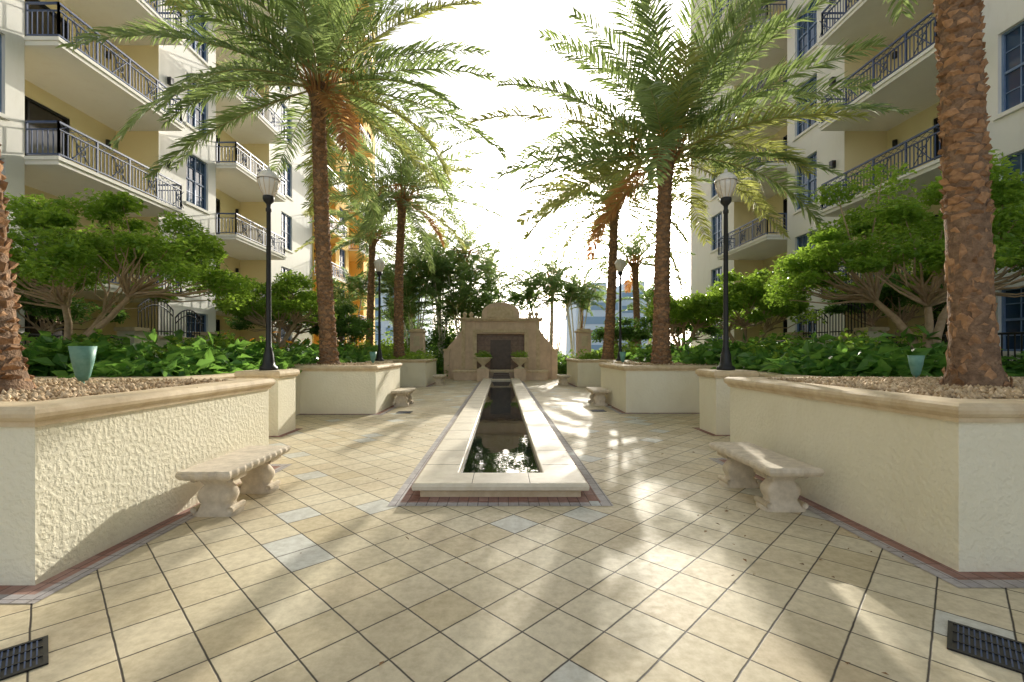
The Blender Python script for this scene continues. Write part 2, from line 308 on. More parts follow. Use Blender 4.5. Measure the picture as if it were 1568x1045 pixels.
# ------------------------------------------------------------------ benches
def bench(x, y0, y1, hs=.44):
    b = MB(); hw = .235
    def ring(off, z):
        pts = []; nx = 8; ny = 20
        def sc(i): return .007 * math.cos(i * math.pi)
        for i in range(nx): pts.append((x - hw - off + (2 * hw + 2 * off) * i / nx, y0 - off + sc(i), z))
        for i in range(ny): pts.append((x + hw + off + sc(i), y0 - off + (y1 - y0 + 2 * off) * i / ny, z))
        for i in range(nx): pts.append((x + hw + off - (2 * hw + 2 * off) * i / nx, y1 + off + sc(i), z))
        for i in range(ny): pts.append((x - hw - off + sc(i), y1 + off - (y1 - y0 + 2 * off) * i / ny, z))
        return pts
    prof = [(-.04, hs - .085), (-.015, hs - .075), (0, hs - .055), (.006, hs - .035), (0, hs - .012), (-.014, hs)]
    V = []; n = 56
    for o, z in prof: V += ring(o, z)
    F = [(i * n + k, i * n + (k + 1) % n, (i + 1) * n + (k + 1) % n, (i + 1) * n + k) for i in range(len(prof) - 1) for k in range(n)]
    F += [tuple(range(n - 1, -1, -1)), tuple(range((len(prof) - 1) * n, len(prof) * n))]
    b.add(V, F, 'stone')
    for ly in (y0 + .24, y1 - .24):
        pr = [(.20, .11, 0), (.205, .112, .035), (.185, .10, .05), (.15, .085, .075), (.135, .08, .10), (.15, .085, .13), (.165, .09, .17), (.16, .09, .21), (.13, .08, .25), (.105, .07, .275), (.12, .075, .29), (.15, .09, .315), (.175, .10, .335), (.18, .10, hs - .08)]
        n2 = 20; V = []
        for a, c, z in pr:
            for k in range(n2):
                t = 2 * math.pi * k / n2; ct, st = math.cos(t), math.sin(t); q = .45
                fl = 1 + .04 * math.cos(5 * t) * (1 if .09 < z < .3 else 0)
                V.append((x + fl * a * math.copysign(abs(ct) ** q, ct), ly + fl * c * math.copysign(abs(st) ** q, st), z))
        F = [(i * n2 + k, i * n2 + (k + 1) % n2, (i + 1) * n2 + (k + 1) % n2, (i + 1) * n2 + k) for i in range(len(pr) - 1) for k in range(n2)]
        b.add(V, F, 'stone', True)
        for sx in (-1, 1):
            for zz, rr in ((.345, .035), (.06, .03)):
                b.tube([(x + sx * .165, ly - .11, zz), (x + sx * .165, ly + .11, zz)], [rr, rr], 'stone', 12, True, True)
    b.build('garden_bench', (x, (y0 + y1) / 2, 0))
bench(-2.62, 4.0, 5.15); bench(2.66, 4.12, 5.35); bench(-2.72, 12.2, 13.3); bench(2.72, 12.4, 13.5); bench(-2.75, 19.8, 20.9); bench(2.75, 19.8, 20.9)

# ------------------------------------------------------------------ pool
PX0, PX1, PY0, PY1 = -.905, .885, 4.62, 22.6
b = MB()
b.sweep(PX0 + .07, PX1 - .07, PY0 + .07, PY1 - .07, [(0, 0), (0, .09)], 'cap', closed=False)
w = .42
b.sweep(PX0, PX1, PY0, PY1, [(-.07, .085), (-.01, .085), (0, .095), (.004, .13), (-.004, .15), (-.02, .16), (-w, .16), (-w - .012, .152), (-w - .014, -.02), (-w + .02, -.02)], 'coping')
b.add([(PX0 + w, PY0 + w, .085), (PX1 - w, PY0 + w, .085), (PX1 - w, PY1 - w, .085), (PX0 + w, PY1 - w, .085)], [(0, 1, 2, 3)], 'water')
for i in range(1, 23):
    y = PY0 + i * .78
    for xa, xb in ((PX0, PX0 + w), (PX1 - w, PX1)):
        b.box(xa + .02, xb - .005, y - .003, y + .003, .155, .1612, 'soil')
for xx in (-.3, .29): b.box(xx - .003, xx + .003, PY0 + .02, PY0 + w - .005, .155, .1612, 'soil')
for i in range(4): b.box(-.45 + .02 * i, .43 - .02 * i, PY1 - .42 + i * .22, PY1 + .05 + i * .2, .10, .2 + .07 * i, 'fdark2')
b.build('reflecting_pool', (0, 12, 0))
b = MB(); ring_sheet(b, PX0 + .07, PX1 - .07, PY0 + .07, PY1 - .07, .17, .004, 'brickb'); ring_sheet(b, PX0 - .10, PX1 + .10, PY0 - .10, PY1 + .10, .10, .004, 'greyb'); b.build('brick_border', (0, 12, 0))

# ------------------------------------------------------------------ fountain wall
def fountain(cx, y):
    e = empty('fountain_wall', (cx, y, 0)); b = MB()
    def scroll(s):
        P = [(s * 1.35, 0.0), (s * 2.9, 0.0), (s * 2.9, 1.55)]
        for i in range(13):
            t = i / 12; x = 2.9 - .35 * t - .45 * t * t + .05 * math.sin(6 * t); z = 1.55 + 1.15 * (t ** 1.8) * 1.0 + .10 * math.sin(math.pi * t)
            P.append((s * x, z))
        P += [(s * 2.1, 2.72), (s * 2.1, 3.12), (s * 1.35, 3.12)]
        return P
    b.extr([(p[0] + cx, p[1]) for p in scroll(-1)], y, y + .6, 'fount'); b.extr([(p[0] + cx, p[1]) for p in scroll(1)][::-1], y, y + .6, 'fount')
    b.box(cx - 1.35, cx + 1.35, y, y + .6, 2.42, 3.12, 'fount')
    arch = [(cx - 1.02, 3.28)] + [(cx - 1.02 * math.cos(a), 3.52 + .62 * math.sin(a)) for a in np.linspace(0, math.pi, 17)] + [(cx + 1.02, 3.28)]
    b.extr(arch, y + .05, y + .55, 'fount')
    arch2 = [(cx - .74, 3.30)] + [(cx - .74 * math.cos(a), 3.5 + .42 * math.sin(a)) for a in np.linspace(0, math.pi, 17)] + [(cx + .74, 3.30)]
    b.extr(arch2, y + .02, y + .045, 'cap')
    b.build('wall_body', (cx, y, 0), e, bevel=.015, recalc=True)
    b = MB()
    b.box(cx - 2.2, cx + 2.2, y - .10, y + .7, 3.12, 3.20, 'cap'); b.box(cx - 2.28, cx + 2.28, y - .16, y + .76, 3.20, 3.28, 'cap')
    for s in (-1, 1):
        b.box(cx + s * 1.28, cx + s * 1.5, y - .07, y - .002, 0.3, 2.5, 'cap')
        b.box(cx + s * 1.9, cx + s * 2.1, y - .05, y - .002, .3, 3.1, 'cap')
        b.box(cx + s * 2.75, cx + s * 3.05, y - .08, y + .65, 0, 1.5, 'fount'); b.box(cx + s * 2.7, cx + s * 3.1, y - .12, y + .69, 1.5, 1.62, 'cap')
        for (bx, bz) in ((1.6, 3.28), (1.95, 3.28)):
            b.lathe(cx + s * bx, y + .3, [(.11, bz), (.11, bz + .06), (.05, bz + .09), (.13, bz + .2), (.10, bz + .3), (.02, bz + .36), (0, bz + .38)], 'cap', 12)
    b.box(cx - 1.5, cx + 1.5, y - .09, y - .002, 2.5, 2.66, 'cap')
    b.box(cx - 1.35, cx + 1.35, y + .3, y + .58, 0, 2.42, 'fdark')
    b.box(cx - .55, cx + .55, y + .22, y + .3, .3, 2.1, 'fdark2')
    for i in range(9): b.box(cx - 1.35, cx + 1.35, y + .285, y + .3, .3 + i * .25, .306 + i * .25, 'black')
    b.sweep(cx - 2.4, cx + 2.4, y - 1.2, y - .1, [(0, 0), (0, .45)], 'fount', closed=False)
    b.sweep(cx - 2.4, cx + 2.4, y - 1.2, y - .1, [(0, .40), (.05, .40), (.06, .48), (.03, .52), (-.25, .52), (-.25, .3)], 'cap')
    b.add([(cx - 2.1, y - .95, .42), (cx + 2.1, y - .95, .42), (cx + 2.1, y - .3, .42), (cx - 2.1, y - .3, .42)], [(0, 1, 2, 3)], 'water')
    b.build('mouldings_and_basin', (cx, y, 0), e)
fountain(-.05, 24.6)
def leaves(b, C, size, mat, up=.5, aspect=.5):
    n = len(C); D = NR.normal(0, 1, (n, 3)); D[:, 2] = D[:, 2] * .5; D /= np.linalg.norm(D, axis=1)[:, None]
    U = NR.normal(0, .6, (n, 3)); U[:, 2] += up * 2; S = np.cross(D, U); S /= np.linalg.norm(S, axis=1)[:, None] + 1e-9; Nn = np.cross(S, D)
    L = size * NR.uniform(.6, 1.25, n)[:, None]
    V = np.stack([C, C + D * L * .45 + S * L * aspect * .5 + Nn * L * .08, C + D * L - Nn * L * .12, C + D * L * .45 - S * L * aspect * .5 + Nn * L * .08], 1)
    F = np.arange(n * 4).reshape(n, 4); b.addnp(V, F, mat)
def urn(x, y, z0):
    b = MB()
    b.box(x - .3, x + .3, y - .3, y + .3, 0, z0, 'fount')
    b.lathe(x, y, [(.22, z0), (.22, z0 + .05), (.1, z0 + .08), (.08, z0 + .16), (.16, z0 + .24), (.34, z0 + .40), (.40, z0 + .50), (.44, z0 + .54), (.42, z0 + .57), (.36, z0 + .53), (0, z0 + .50)], 'terra', 20)
    n = 260; th = NR.uniform(0, 6.28, n); r = .4 * np.sqrt(NR.random(n)); C = np.c_[x + r * np.cos(th), y + r * np.sin(th), z0 + .55 + NR.uniform(0, .35, n) * (1.1 - r)]
    leaves(b, C, .13, 'leafb'); b.build('planted_urn', (x, y, 0))
urn(-.92, 22.95, .62); urn(.92, 22.95, .62)
def pillar(x, y, h):
    b = MB(); w = .33
    b.box(x - w, x + w, y - w, y + w, 0, h - .12, 'fount'); b.box(x - w - .06, x + w + .06, y - w - .06, y + w + .06, h - .12, h - .02, 'cap'); b.box(x - w + .03, x + w - .03, y - w + .03, y + w - .03, h - .02, h + .06, 'cap')
    b.box(x - .15, x + .15, y - w - .03, y - w - .002, h - .8, h - .3, 'terra')
    b.build('stone_pillar', (x, y, 0), bevel=.02)
pillar(-4.2, 22.9, 2.55); pillar(4.1, 22.9, 2.55)

# ------------------------------------------------------------------ buildings
def rail(b, s, X, Xb, y0, y1, z):
    h = .92
    runs = [('y', X, y0, y1), ('x', y0, X, Xb), ('x', y1, X, Xb)]
    for ax, c, a, d in runs:
        for zz, th in ((h, .05), (h - .2, .025), (.1, .03)):
            if ax == 'y': b.box(s * (c - .025), s * (c + .025), a, d, z + zz - th, z + zz, 'rail')
            else: b.box(s * (a + .025), s * d, c - .02, c + .02, z + zz - th - .002, z + zz - .002, 'rail')
        n = max(2, int((d - a) / .12))
        for i in range(n + 1):
            q = a + (d - a) * i / n; big = i % 9 == 0 or i == n; tt = .022 if big else .010; top = h if big else h - .2
            if ax == 'y': b.box(s * (c - tt), s * (c + tt), q - tt, q + tt, z + (0 if big else .1), z + top - .003, 'rail')
            else: b.box(s * (q - tt), s * (q + tt), c - tt, c + tt, z + .1, z + top - .003, 'rail')
        if ax == 'y':
            m_ = max(1, int((d - a) / .24))
            for i in range(m_):
                ya = a + (d - a) * i / m_; yb = a + (d - a) * (i + 1) / m_
                b.tube([(s * c, ya, z + h - .2), (s * c, yb, z + h - .05)], [.008, .008], 'rail', 4); b.tube([(s * c, yb, z + h - .2), (s * c, ya, z + h - .05)], [.008, .008], 'rail', 4)
                if i % 5 == 2:
                    b.tube([(s * (c - .012), ya - .12, z + .12), (s * (c - .012), yb + .12, z + h - .22)], [.014, .014], 'rail', 4); b.tube([(s * (c - .012), yb + .12, z + .12), (s * (c - .012), ya - .12, z + h - .22)], [.014, .014], 'rail', 4)
                    cy, cz = (ya + yb) / 2, z + h / 2 - .05
                    b.tube([(s * (c - .012), cy + .13 * math.cos(t_), cz + .13 * math.sin(t_)) for t_ in np.linspace(0, 2 * math.pi, 11)], [.014] * 11, 'rail', 4)
def window(b, s, X, y0, y1, z0, z1, wallmat, ncol=2):
    d = .14
    V = lambda x, y, z: (s * x, y, z)
    b.add([V(X, y0, z0), V(X, y1, z0), V(X, y1, z1), V(X, y0, z1), V(X + d, y0, z0), V(X + d, y1, z0), V(X + d, y1, z1), V(X + d, y0, z1)], [(0, 1, 5, 4), (1, 2, 6, 5), (2, 3, 7, 6), (3, 0, 4, 7)], wallmat)
    b.add([V(X + d, y0, z0), V(X + d, y1, z0), V(X + d, y1, z1), V(X + d, y0, z1)], [(0, 1, 2, 3)], 'glass')
    f = .05
    b.box(s * (X + d - .05), s * (X + d - .002), y0, y1, z0, z0 + f, 'frame'); b.box(s * (X + d - .05), s * (X + d - .002), y0, y1, z1 - f, z1, 'frame')
    for i in range(ncol + 1):
        yy = y0 + (y1 - y0) * i / ncol; yy = min(max(yy, y0 + f / 2), y1 - f / 2)
        b.box(s * (X + d - .055), s * (X + d - .004), yy - f / 2, yy + f / 2, z0 + f, z1 - f, 'frame')
    for i in range(ncol):
        ya = y0 + (y1 - y0) * i / ncol + f; yb = y0 + (y1 - y0) * (i + 1) / ncol - f; zm = (z0 + z1) / 2
        b.box(s * (X + d - .04), s * (X + d - .006), ya, yb, zm - .03, zm + .03, 'frame')
        ym = (ya + yb) / 2; b.box(s * (X + d - .025), s * (X + d - .008), ym - .012, ym + .012, z0 + f, z1 - f, 'frame')
        for zz in ((z0 + zm) / 2, (z1 + zm) / 2): b.box(s * (X + d - .024), s * (X + d - .009), ya, yb, zz - .012, zz + .012, 'frame')
    b.box(s * (X - .06), s * (X + .02), y0 - .08, y1 + .08, z0 - .10, z0 - .002, wallmat)
def wallgrid(b, s, X, y0, y1, z0, z1, wins, mat):
    ys = sorted({y0, y1, *[w[0] for w in wins], *[w[1] for w in wins]}); zs = sorted({z0, z1, *[w[2] for w in wins], *[w[3] for w in wins]})
    for i in range(len(ys) - 1):
        for j in range(len(zs) - 1):
            cy, cz = (ys[i] + ys[i + 1]) / 2, (zs[j] + zs[j + 1]) / 2
            if any(w[0] < cy < w[1] and w[2] < cz < w[3] for w in wins): continue
            b.add([(s * X, ys[i], zs[j]), (s * X, ys[i + 1], zs[j]), (s * X, ys[i + 1], zs[j + 1]), (s * X, ys[i], zs[j + 1])], [(0, 1, 2, 3)], mat)
def building(s, segs, nlev, yend, name):
    e = empty(name, (s * 14, 12, 0)); H = 3.2 + 3 * nlev
    bw, br, bg = MB(), MB(), MB()
    levels = [.2] + [3.2 + 3 * k for k in range(nlev)]
    for sg in segs:
        kind, y0, y1, X, mat = sg[:5]
        if kind == 'w':
            wins = []
            for zl in levels:
                for (wa, wb) in sg[5]:
                    if zl < 1: wins.append((wa, wb, 1.5, 3.0))
                    else: wins.append((wa, wb, zl + 1.0, zl + 2.95))
            wallgrid(bw, s, X, y0, y1, 0, H, wins, mat)
            for w_ in wins: window(bg, s, X, *w_, mat, 2)
            bw.add([(s * X, y0, 0), (s * 14.2, y0, 0), (s * 14.2, y0, H), (s * X, y0, H)], [(0, 1, 2, 3)], mat)
            bw.add([(s * X, y1, 0), (s * 14.2, y1, 0), (s * 14.2, y1, H), (s * X, y1, H)], [(0, 1, 2, 3)], mat)
        else:
            Xr = X + 1.5; cy = (y0 + y1) / 2; ym = 'gold' if mat == 'gold' else 'yellow'
            doors = []
            for zl in levels: doors.append((y0 + .35, y0 + (y1 - y0) * .62, zl + .22 if zl > 1 else 1.1, zl + 2.55 if zl > 1 else 3.0))
            wallgrid(bw, s, Xr, y0, y1, 0, H, doors, ym)
            for (a, d, c, t) in doors:
                bg.add([(s * (Xr + .1), a, c), (s * (Xr + .1), d, c), (s * (Xr + .1), d, t), (s * (Xr + .1), a, t)], [(0, 1, 2, 3)], 'dark')
                bg.box(s * (Xr + .02), s * (Xr + .09), a, d, t - .06, t, 'black')
                for q in (a + .03, (a + d) / 2, d - .03): bg.box(s * (Xr + .02), s * (Xr + .09), q - .03, q + .03, c, t - .06, 'black')
            for sy, yy in ((1, y0), (-1, y1)):
                bw.add([(s * X, yy + sy * .003, 0), (s * Xr, yy + sy * .003, 0), (s * Xr, yy + sy * .003, H), (s * X, yy + sy * .003, H)], [(0, 1, 2, 3)], ym)
            for zl in levels[1:]:
                Xo = X - .85
                bw.box(s * Xo, s * Xr, y0 + .006, y1 - .006, zl, zl + .17, mat if mat == 'gold' else 'wall')
                bw.box(s * (Xo - .04), s * (X - .02), y0 - .035, y1 + .035, zl + .11, zl + .2, 'wall')
                rail(br, s, Xo + .04, X, y0 + .05, y1 - .05, zl + .2)
                bg.lathe(s * (Xr - .08), y1 - .4, [(0, zl + 2.3), (.07, zl + 2.3), (.07, zl + 2.5), (0, zl + 2.5)], 'black', 10)
            bw.box(s * (X - .4), s * Xr, y0 + .006, y1 - .006, H - .2, H, 'wall')
    bw.box(s * 14.2, s * 26, segs[0][1], yend, 0, H, 'wall')
    bw.box(s * 11.7, s * 14.19, segs[0][1], yend, H + .002, H + .5, 'wall')
    for zl in levels[1:]:
        for yy in (16.4,):
            bg.box(s * 11.86, s * 11.998, yy, yy + .16, zl + 1.9, zl + 2.15, 'black')
    bw.build('walls', (s * 14, 12, 0), e); br.build('balcony_railings', (s * 14, 12, 0), e); bg.build('windows_and_doors', (s * 14, 12, 0), e)
com = [('w', -8, 11.5, 12, 'wall', [(9.5, 11.05), (5.6, 7.2), (1, 2.6)]), ('b', 11.5, 16.0, 12, 'wall'), ('w', 16.0, 19.2, 12, 'wall', [(17.4, 18.7)]), ('b', 19.2, 23.6, 12, 'wall'), ('w', 23.6, 29, 12, 'wall', [(24.9, 26.2)])]
building(-1, com + [('b', 29.0, 32.8, 11.9, 'gold'), ('w', 32.8, 35.6, 11.9, 'gold', [(33.6, 34.9)]), ('b', 35.6, 39.4, 11.9, 'gold'), ('w', 39.4, 43, 11.9, 'gold', [(40.4, 41.8)])], 10, 43, 'apartment_building')
building(1, com, 8, 29, 'apartment_building')

def patio(s):
    e = empty('patio_fence', (s * 9.8, 12, 1)); b = MB()
    def fence(ya, yb, X, z0, h, arch=False):
        n = int((yb - ya) / .11)
        for i in range(n + 1):
            y = ya + (yb - ya) * i / n; k = (i / n - .5) * 2
            top = z0 + h + (.28 * (1 - k * k) if arch else 0)
            b.box(s * (X - .009), s * (X + .009), y - .009, y + .009, z0, top, 'black')
        P = [(s * X, ya + (yb - ya) * t, z0 + h + (.28 * (1 - (2 * t - 1) ** 2) if arch else 0)) for t in np.linspace(0, 1, 13)]
        b.tube(P, [.022] * 13, 'black', 6); b.box(s * (X - .012), s * (X + .012), ya, yb, z0 + .1, z0 + .13, 'black')
        if arch: b.tube([(p[0], p[1], p[2] - .18) for p in P], [.016] * 13, 'black', 6)
    fence(7.4, 11.9, 9.7, 1.04, .8); fence(12.2, 13.5, 9.7, 1.95, .75, True); fence(13.6, 14.8, 9.7, 1.95, .55, True); fence(15.2, 19, 9.7, 1.04, .8); fence(19.4, 20.8, 9.7, 1.8, .7, True)
    b.build('iron_fence', (s * 9.8, 12, 1), e)
    b = MB()
    for (ya, yb, zt) in ((12.0, 14.95, 1.92), (19.2, 21.0, 1.75)):
        b.box(s * 9.62, s * 9.78, ya + .2, yb - .2, 1.0, zt - .06, 'planter'); b.box(s * 9.57, s * 9.83, ya + .2, yb - .2, zt - .06, zt, 'cap')
        for y in (ya, yb): b.box(s * 9.48, s * 9.92, y - .2, y + .2, 1.0, zt + .1, 'planter'); b.box(s * 9.43, s * 9.97, y - .25, y + .25, zt + .1, zt + .2, 'cap')
    b.build('patio_wall', (s * 9.8, 12, 1), e)
patio(-1); patio(1)

# ------------------------------------------------------------------ palms
def frond(b, o, az, e0, droop, L, nl, lw, ll, ml, mr, V0=.25, rad=.022, ldroop=.3):
    K = 14; s = np.linspace(0, 1, K + 1); e = e0 - droop * s ** 1.4; a = az + R.uniform(-.3, .3) * s ** 2
    D = np.c_[np.cos(e) * np.cos(a), np.cos(e) * np.sin(a), np.sin(e)]
    P = np.array(o) + np.vstack([np.zeros(3), np.cumsum(D[:-1] * L / K, axis=0)])
    b.tube(P[::2], [max(.006, rad * (1 - t)) for t in s[::2]], mr, 4)
    t = np.linspace(.12, .995, nl) + NR.normal(0, .005, nl); t = np.clip(t, .1, 1)
    pos = np.stack([np.interp(t, s, P[:, k]) for k in range(3)], 1); T = np.stack([np.interp(t, s, D[:, k]) for k in range(3)], 1)
    T /= np.linalg.norm(T, axis=1)[:, None]
    side = np.array([-math.sin(az), math.cos(az), 0]); roll = R.uniform(-.5, .5)
    for sg in (-1, 1):
        Nv = np.cross(T, side[None])
        S_ = side[None] * math.cos(roll) + Nv * math.sin(roll) * 1.0
        d = T * (.55 + .5 * t[:, None]) + sg * S_ * .82 + Nv * V0 * NR.uniform(.2, 1.8, (nl, 1)) + NR.normal(0, .09, (nl, 3)); d /= np.linalg.norm(d, axis=1)[:, None]
        ln = ll * np.sin(np.pi * np.clip(t * .80 + .15, 0, 1)) ** .55 * NR.uniform(.82, 1.12, nl); ln = ln[:, None]
        mid = pos + d * ln * .5; d2 = d - np.array([0, 0, 1]) * ldroop * NR.uniform(.4, 1.7, (nl, 1)); d2 /= np.linalg.norm(d2, axis=1)[:, None]; tip = mid + d2 * ln * .5
        wv = T * .75 + NR.normal(0, .35, (nl, 3)); wv -= d * (wv * d).sum(1)[:, None]; wv /= np.linalg.norm(wv, axis=1)[:, None] + 1e-9; wv = wv * lw * .5
        V = np.stack([pos - wv * .6, pos + wv * .6, mid + wv, mid - wv, tip + wv * .15, tip - wv * .15], 1)
        base = (np.arange(nl) * 6)[:, None]
        F = np.vstack([base + np.array([[0, 1, 2, 3]]), base + np.array([[3, 2, 4, 5]])])
        b.addnp(V, F, ml)
def trunk(b, base, top, r0, r1, per, bend=(0, 0), sc=1.0, dense=.11, smoothlow=0):
    base = np.array(base, float); top = np.array(top, float)
    f = lambda t: base + (top - base) * t + np.array([bend[0], bend[1], 0]) * math.sin(math.pi * t)
    H = np.linalg.norm(top - base)
    rad = lambda t: (r1 + (r0 - r1) * (1 - t) ** 1.5) + .10 * math.exp(-t * H / .18) + (.06 * math.exp(-((1 - t) * H / .5) ** 2))
    P = [f(t) for t in np.linspace(0, 1, 60)]; b.tube(P, [rad(t) * R.uniform(.97, 1.03) for t in np.linspace(0, 1, 60)], 'trunkC', 18)
    nr = int(H / dense)
    for i in range(nr):
        t = (i + .5) / nr; r = rad(t); low = t * H < smoothlow
        for k in range(per):
            if low and R.random() < .25: continue
            a = 2 * math.pi * (k + .5 * (i % 2)) / per + R.uniform(-.16, .16); tt = min(1, max(0, t + R.uniform(-.35, .35) * dense / H)); c = f(tt)
            u = np.array([math.cos(a), math.sin(a), 0]); v = np.array([-math.sin(a), math.cos(a), 0]); w = math.pi * r / per * R.uniform(.9, 1.35); h = dense * R.uniform(.6, 1.1)
            o = R.uniform(.012, .042) * sc * (.5 if low else 1)
            if low: h *= 1.7; w *= .7
            q = c + u * (r - .012); J = lambda m_=1: NR.normal(0, .008 * m_, 3); zz = np.array([0, 0, 1.])
            V = [q - v * w - zz * h * .2 + J(), q - zz * h * .6 + J(), q + v * w - zz * h * .2 + J(), q + zz * h * .7 + v * w * R.uniform(-.4, .4), q - v * w * .75 + u * o + zz * h * .35 + J(), q + v * w * .75 + u * o * R.uniform(.5, 1.3) + zz * h * .3 + J(), q + u * o * .6 - zz * h * .2 + J(), q + u * (o + .006) + zz * h * .48 + J()]
            b.add(V, [(0, 1, 6), (1, 2, 6), (0, 6, 4), (6, 2, 5), (6, 7, 4), (6, 5, 7), (4, 7, 3), (7, 5, 3), (0, 4, 3), (5, 2, 3)], 'trunkA')
def palm(base, top, r0, r1, nf, L, per=9, seed=1, dead=.05, yel=.12, bend=(0, 0), nl=84, sc=1.0, dense=.11, smoothlow=0, emin=-.4, lw=.044, up=1.45):
    R.seed(seed); e = empty('palm_tree', base)
    b = MB(); trunk(b, base, top, r0, r1, per, bend, sc, dense, smoothlow); b.build('trunk', base, e)
    b = MB()
    for i in range(nf):
        q = i / nf; az = i * 2.39996 + R.uniform(-.3, .3)
        e0 = up - (up - emin) * q ** .85 + R.uniform(-.14, .14); dr = R.uniform(.45, 1.05) + .2 * (1 - q)
        LL = L * R.uniform(.82, 1.1) * (1 if q > .15 else .85)
        mk = 'frond'
        if q > .85 and R.random() < dead * 4: mk = 'fronddead'; e0 -= .3; LL *= .6
        elif q > .45 and R.random() < yel * 2: mk = 'frondy'
        o = (top[0] + .12 * math.cos(az), top[1] + .12 * math.sin(az), top[2] + .25 * (1 - q) - .1)
        frond(b, o, az, e0, dr, LL, nl, lw, L * .14, mk, 'rachis')
    for i in range(18):
        az = i * 2.4; o = np.array([top[0] + .13 * math.cos(az), top[1] + .13 * math.sin(az), top[2] - .35])
        b.tube([o, o + np.array([.20 * math.cos(az), .20 * math.sin(az), .3]), o + np.array([.40 * math.cos(az), .40 * math.sin(az), .8])], [.045, .03, .018], 'fronddead', 5)
    for i in range(4):
        az = R.uniform(0, 6.28); o = np.array([top[0], top[1], top[2] + .1]); c, s_ = math.cos(az), math.sin(az)
        b.tube([o, o + np.array([.5 * c, .5 * s_, .35]), o + np.array([.95 * c, .95 * s_, .1])], [.02, .018, .012], 'orange', 4)
        for j in range(14):
            a2 = az + R.uniform(-.5, .5); st = o + np.array([.7 * c, .7 * s_, .25]); b.tube([st, st + np.array([.35 * math.cos(a2), .35 * math.sin(a2), -.1]), st + np.array([.45 * math.cos(a2), .45 * math.sin(a2), -.55])], [.006] * 3, 'orange', 3)
    b.build('crown', base, e)
palm((-4.55, 12.1, 1.1), (-4.85, 12.1, 8.5), .21, .165, 54, 4.9, seed=3, bend=(-.05, 0), dead=.03)
palm((-4.55, 20.3, 1.1), (-4.4, 20.3, 8.3), .22, .16, 46, 4.4, seed=5, bend=(-.08, 0), nl=70, emin=-.5)
palm((4.36, 12.5, 1.1), (4.5, 12.5, 6.9), .22, .175, 52, 5.0, seed=8, bend=(-.03, 0), dead=.03, emin=-.25)
palm((4.55, 19.6, 1.1), (4.85, 19.6, 7.8), .22, .16, 36, 4.3, seed=13, bend=(.03, 0), nl=76, emin=-.5)
palm((-4.40, 3.95, 1.1), (-5.05, 3.85, 8.9), .19, .16, 26, 4.2, per=10, seed=21, dense=.09, nl=50)
palm((4.76, 4.6, 1.1), (4.43, 4.6, 8.8), .175, .145, 26, 4.2, per=9, seed=24, dense=.085, smoothlow=1.7, nl=50)
palm((-7.4, 25.5, 1.0), (-7.2, 25.5, 7.8), .2, .16, 34, 3.9, seed=31, nl=44, lw=.055)
palm((7.9, 26.4, 1.0), (7.7, 26.4, 6.6), .2, .16, 28, 3.4, seed=34, nl=44, lw=.055)
for i, (x, y, z, L, nf, dd) in enumerate([(-1.1, 31.8, 7.0, 3.0, 26, .05), (-2.7, 30.6, 7.9, 3.1, 28, .25), (-4.4, 31.5, 8.0, 3.1, 28, .2), (-6.0, 30.5, 7.2, 3.0, 26, .1), (3.3, 31.0, 6.6, 2.8, 20, .04), (5.4, 31.6, 5.8, 2.6, 16, .04)]):
    palm((x, y, 0), (x + .2, y, z), .14, .10, nf, L, seed=60 + i, nl=38, lw=.055, emin=-.7, dead=dd, dense=.2, per=7)

def areca(x, y, h, nst, seed, L=2.7, spread=1.0, nfr=7, hmin=.45):
    R.seed(seed); b = MB()
    for i in range(nst):
        a = R.uniform(0, 6.28); d = R.uniform(.2, 1) * spread; hh = h * R.uniform(hmin, 1.05)
        p0 = np.array([x + .25 * d * math.cos(a), y + .25 * d * math.sin(a), 0.]); p1 = np.array([x + d * math.cos(a), y + d * math.sin(a), hh]); pm = (p0 + p1) / 2 - np.array([.12 * math.cos(a), .12 * math.sin(a), 0])
        b.tube([p0, pm, p1], [.055, .045, .035], 'thin', 6)
        for j in range(nfr):
            az = j * 2.4 + R.uniform(-.4, .4); q = j / nfr
            frond(b, p1, az, 1.45 - 1.1 * q + R.uniform(-.2, .2), R.uniform(.9, 1.7), L * R.uniform(.7, 1.15), 34, .055, L * .20, 'areca', 'rachis', rad=.02, ldroop=.5)
    b.build('areca_palm_clump', (x, y, 0))
for i, (x, y, h, n, sp, L, hm) in enumerate([(-5.2, 28, 5.8, 8, 1.2, 2.7, .45), (-3.7, 29.0, 6.4, 10, 1.3, 2.7, .45), (-2.2, 28.2, 6.2, 9, 1.2, 2.7, .45), (-.7, 29.6, 5.4, 7, 1.2, 2.6, .45), (1.4, 29.8, 4.9, 5, 1.2, 2.0, .8), (2.9, 28.6, 5.6, 8, 1.6, 2.0, .75), (4.7, 29.4, 5.0, 6, 1.4, 2.0, .8), (-6.8, 29.6, 5.6, 7, 1.1, 2.7, .45), (-9.2, 27.6, 5, 5, .9, 2.5, .45), (9.4, 29, 4.4, 5, 1.0, 2.3, .45)]):
    areca(x, y, h, n, 50 + i, spread=sp, L=L, hmin=hm, nfr=7 if x < 1 else 6)

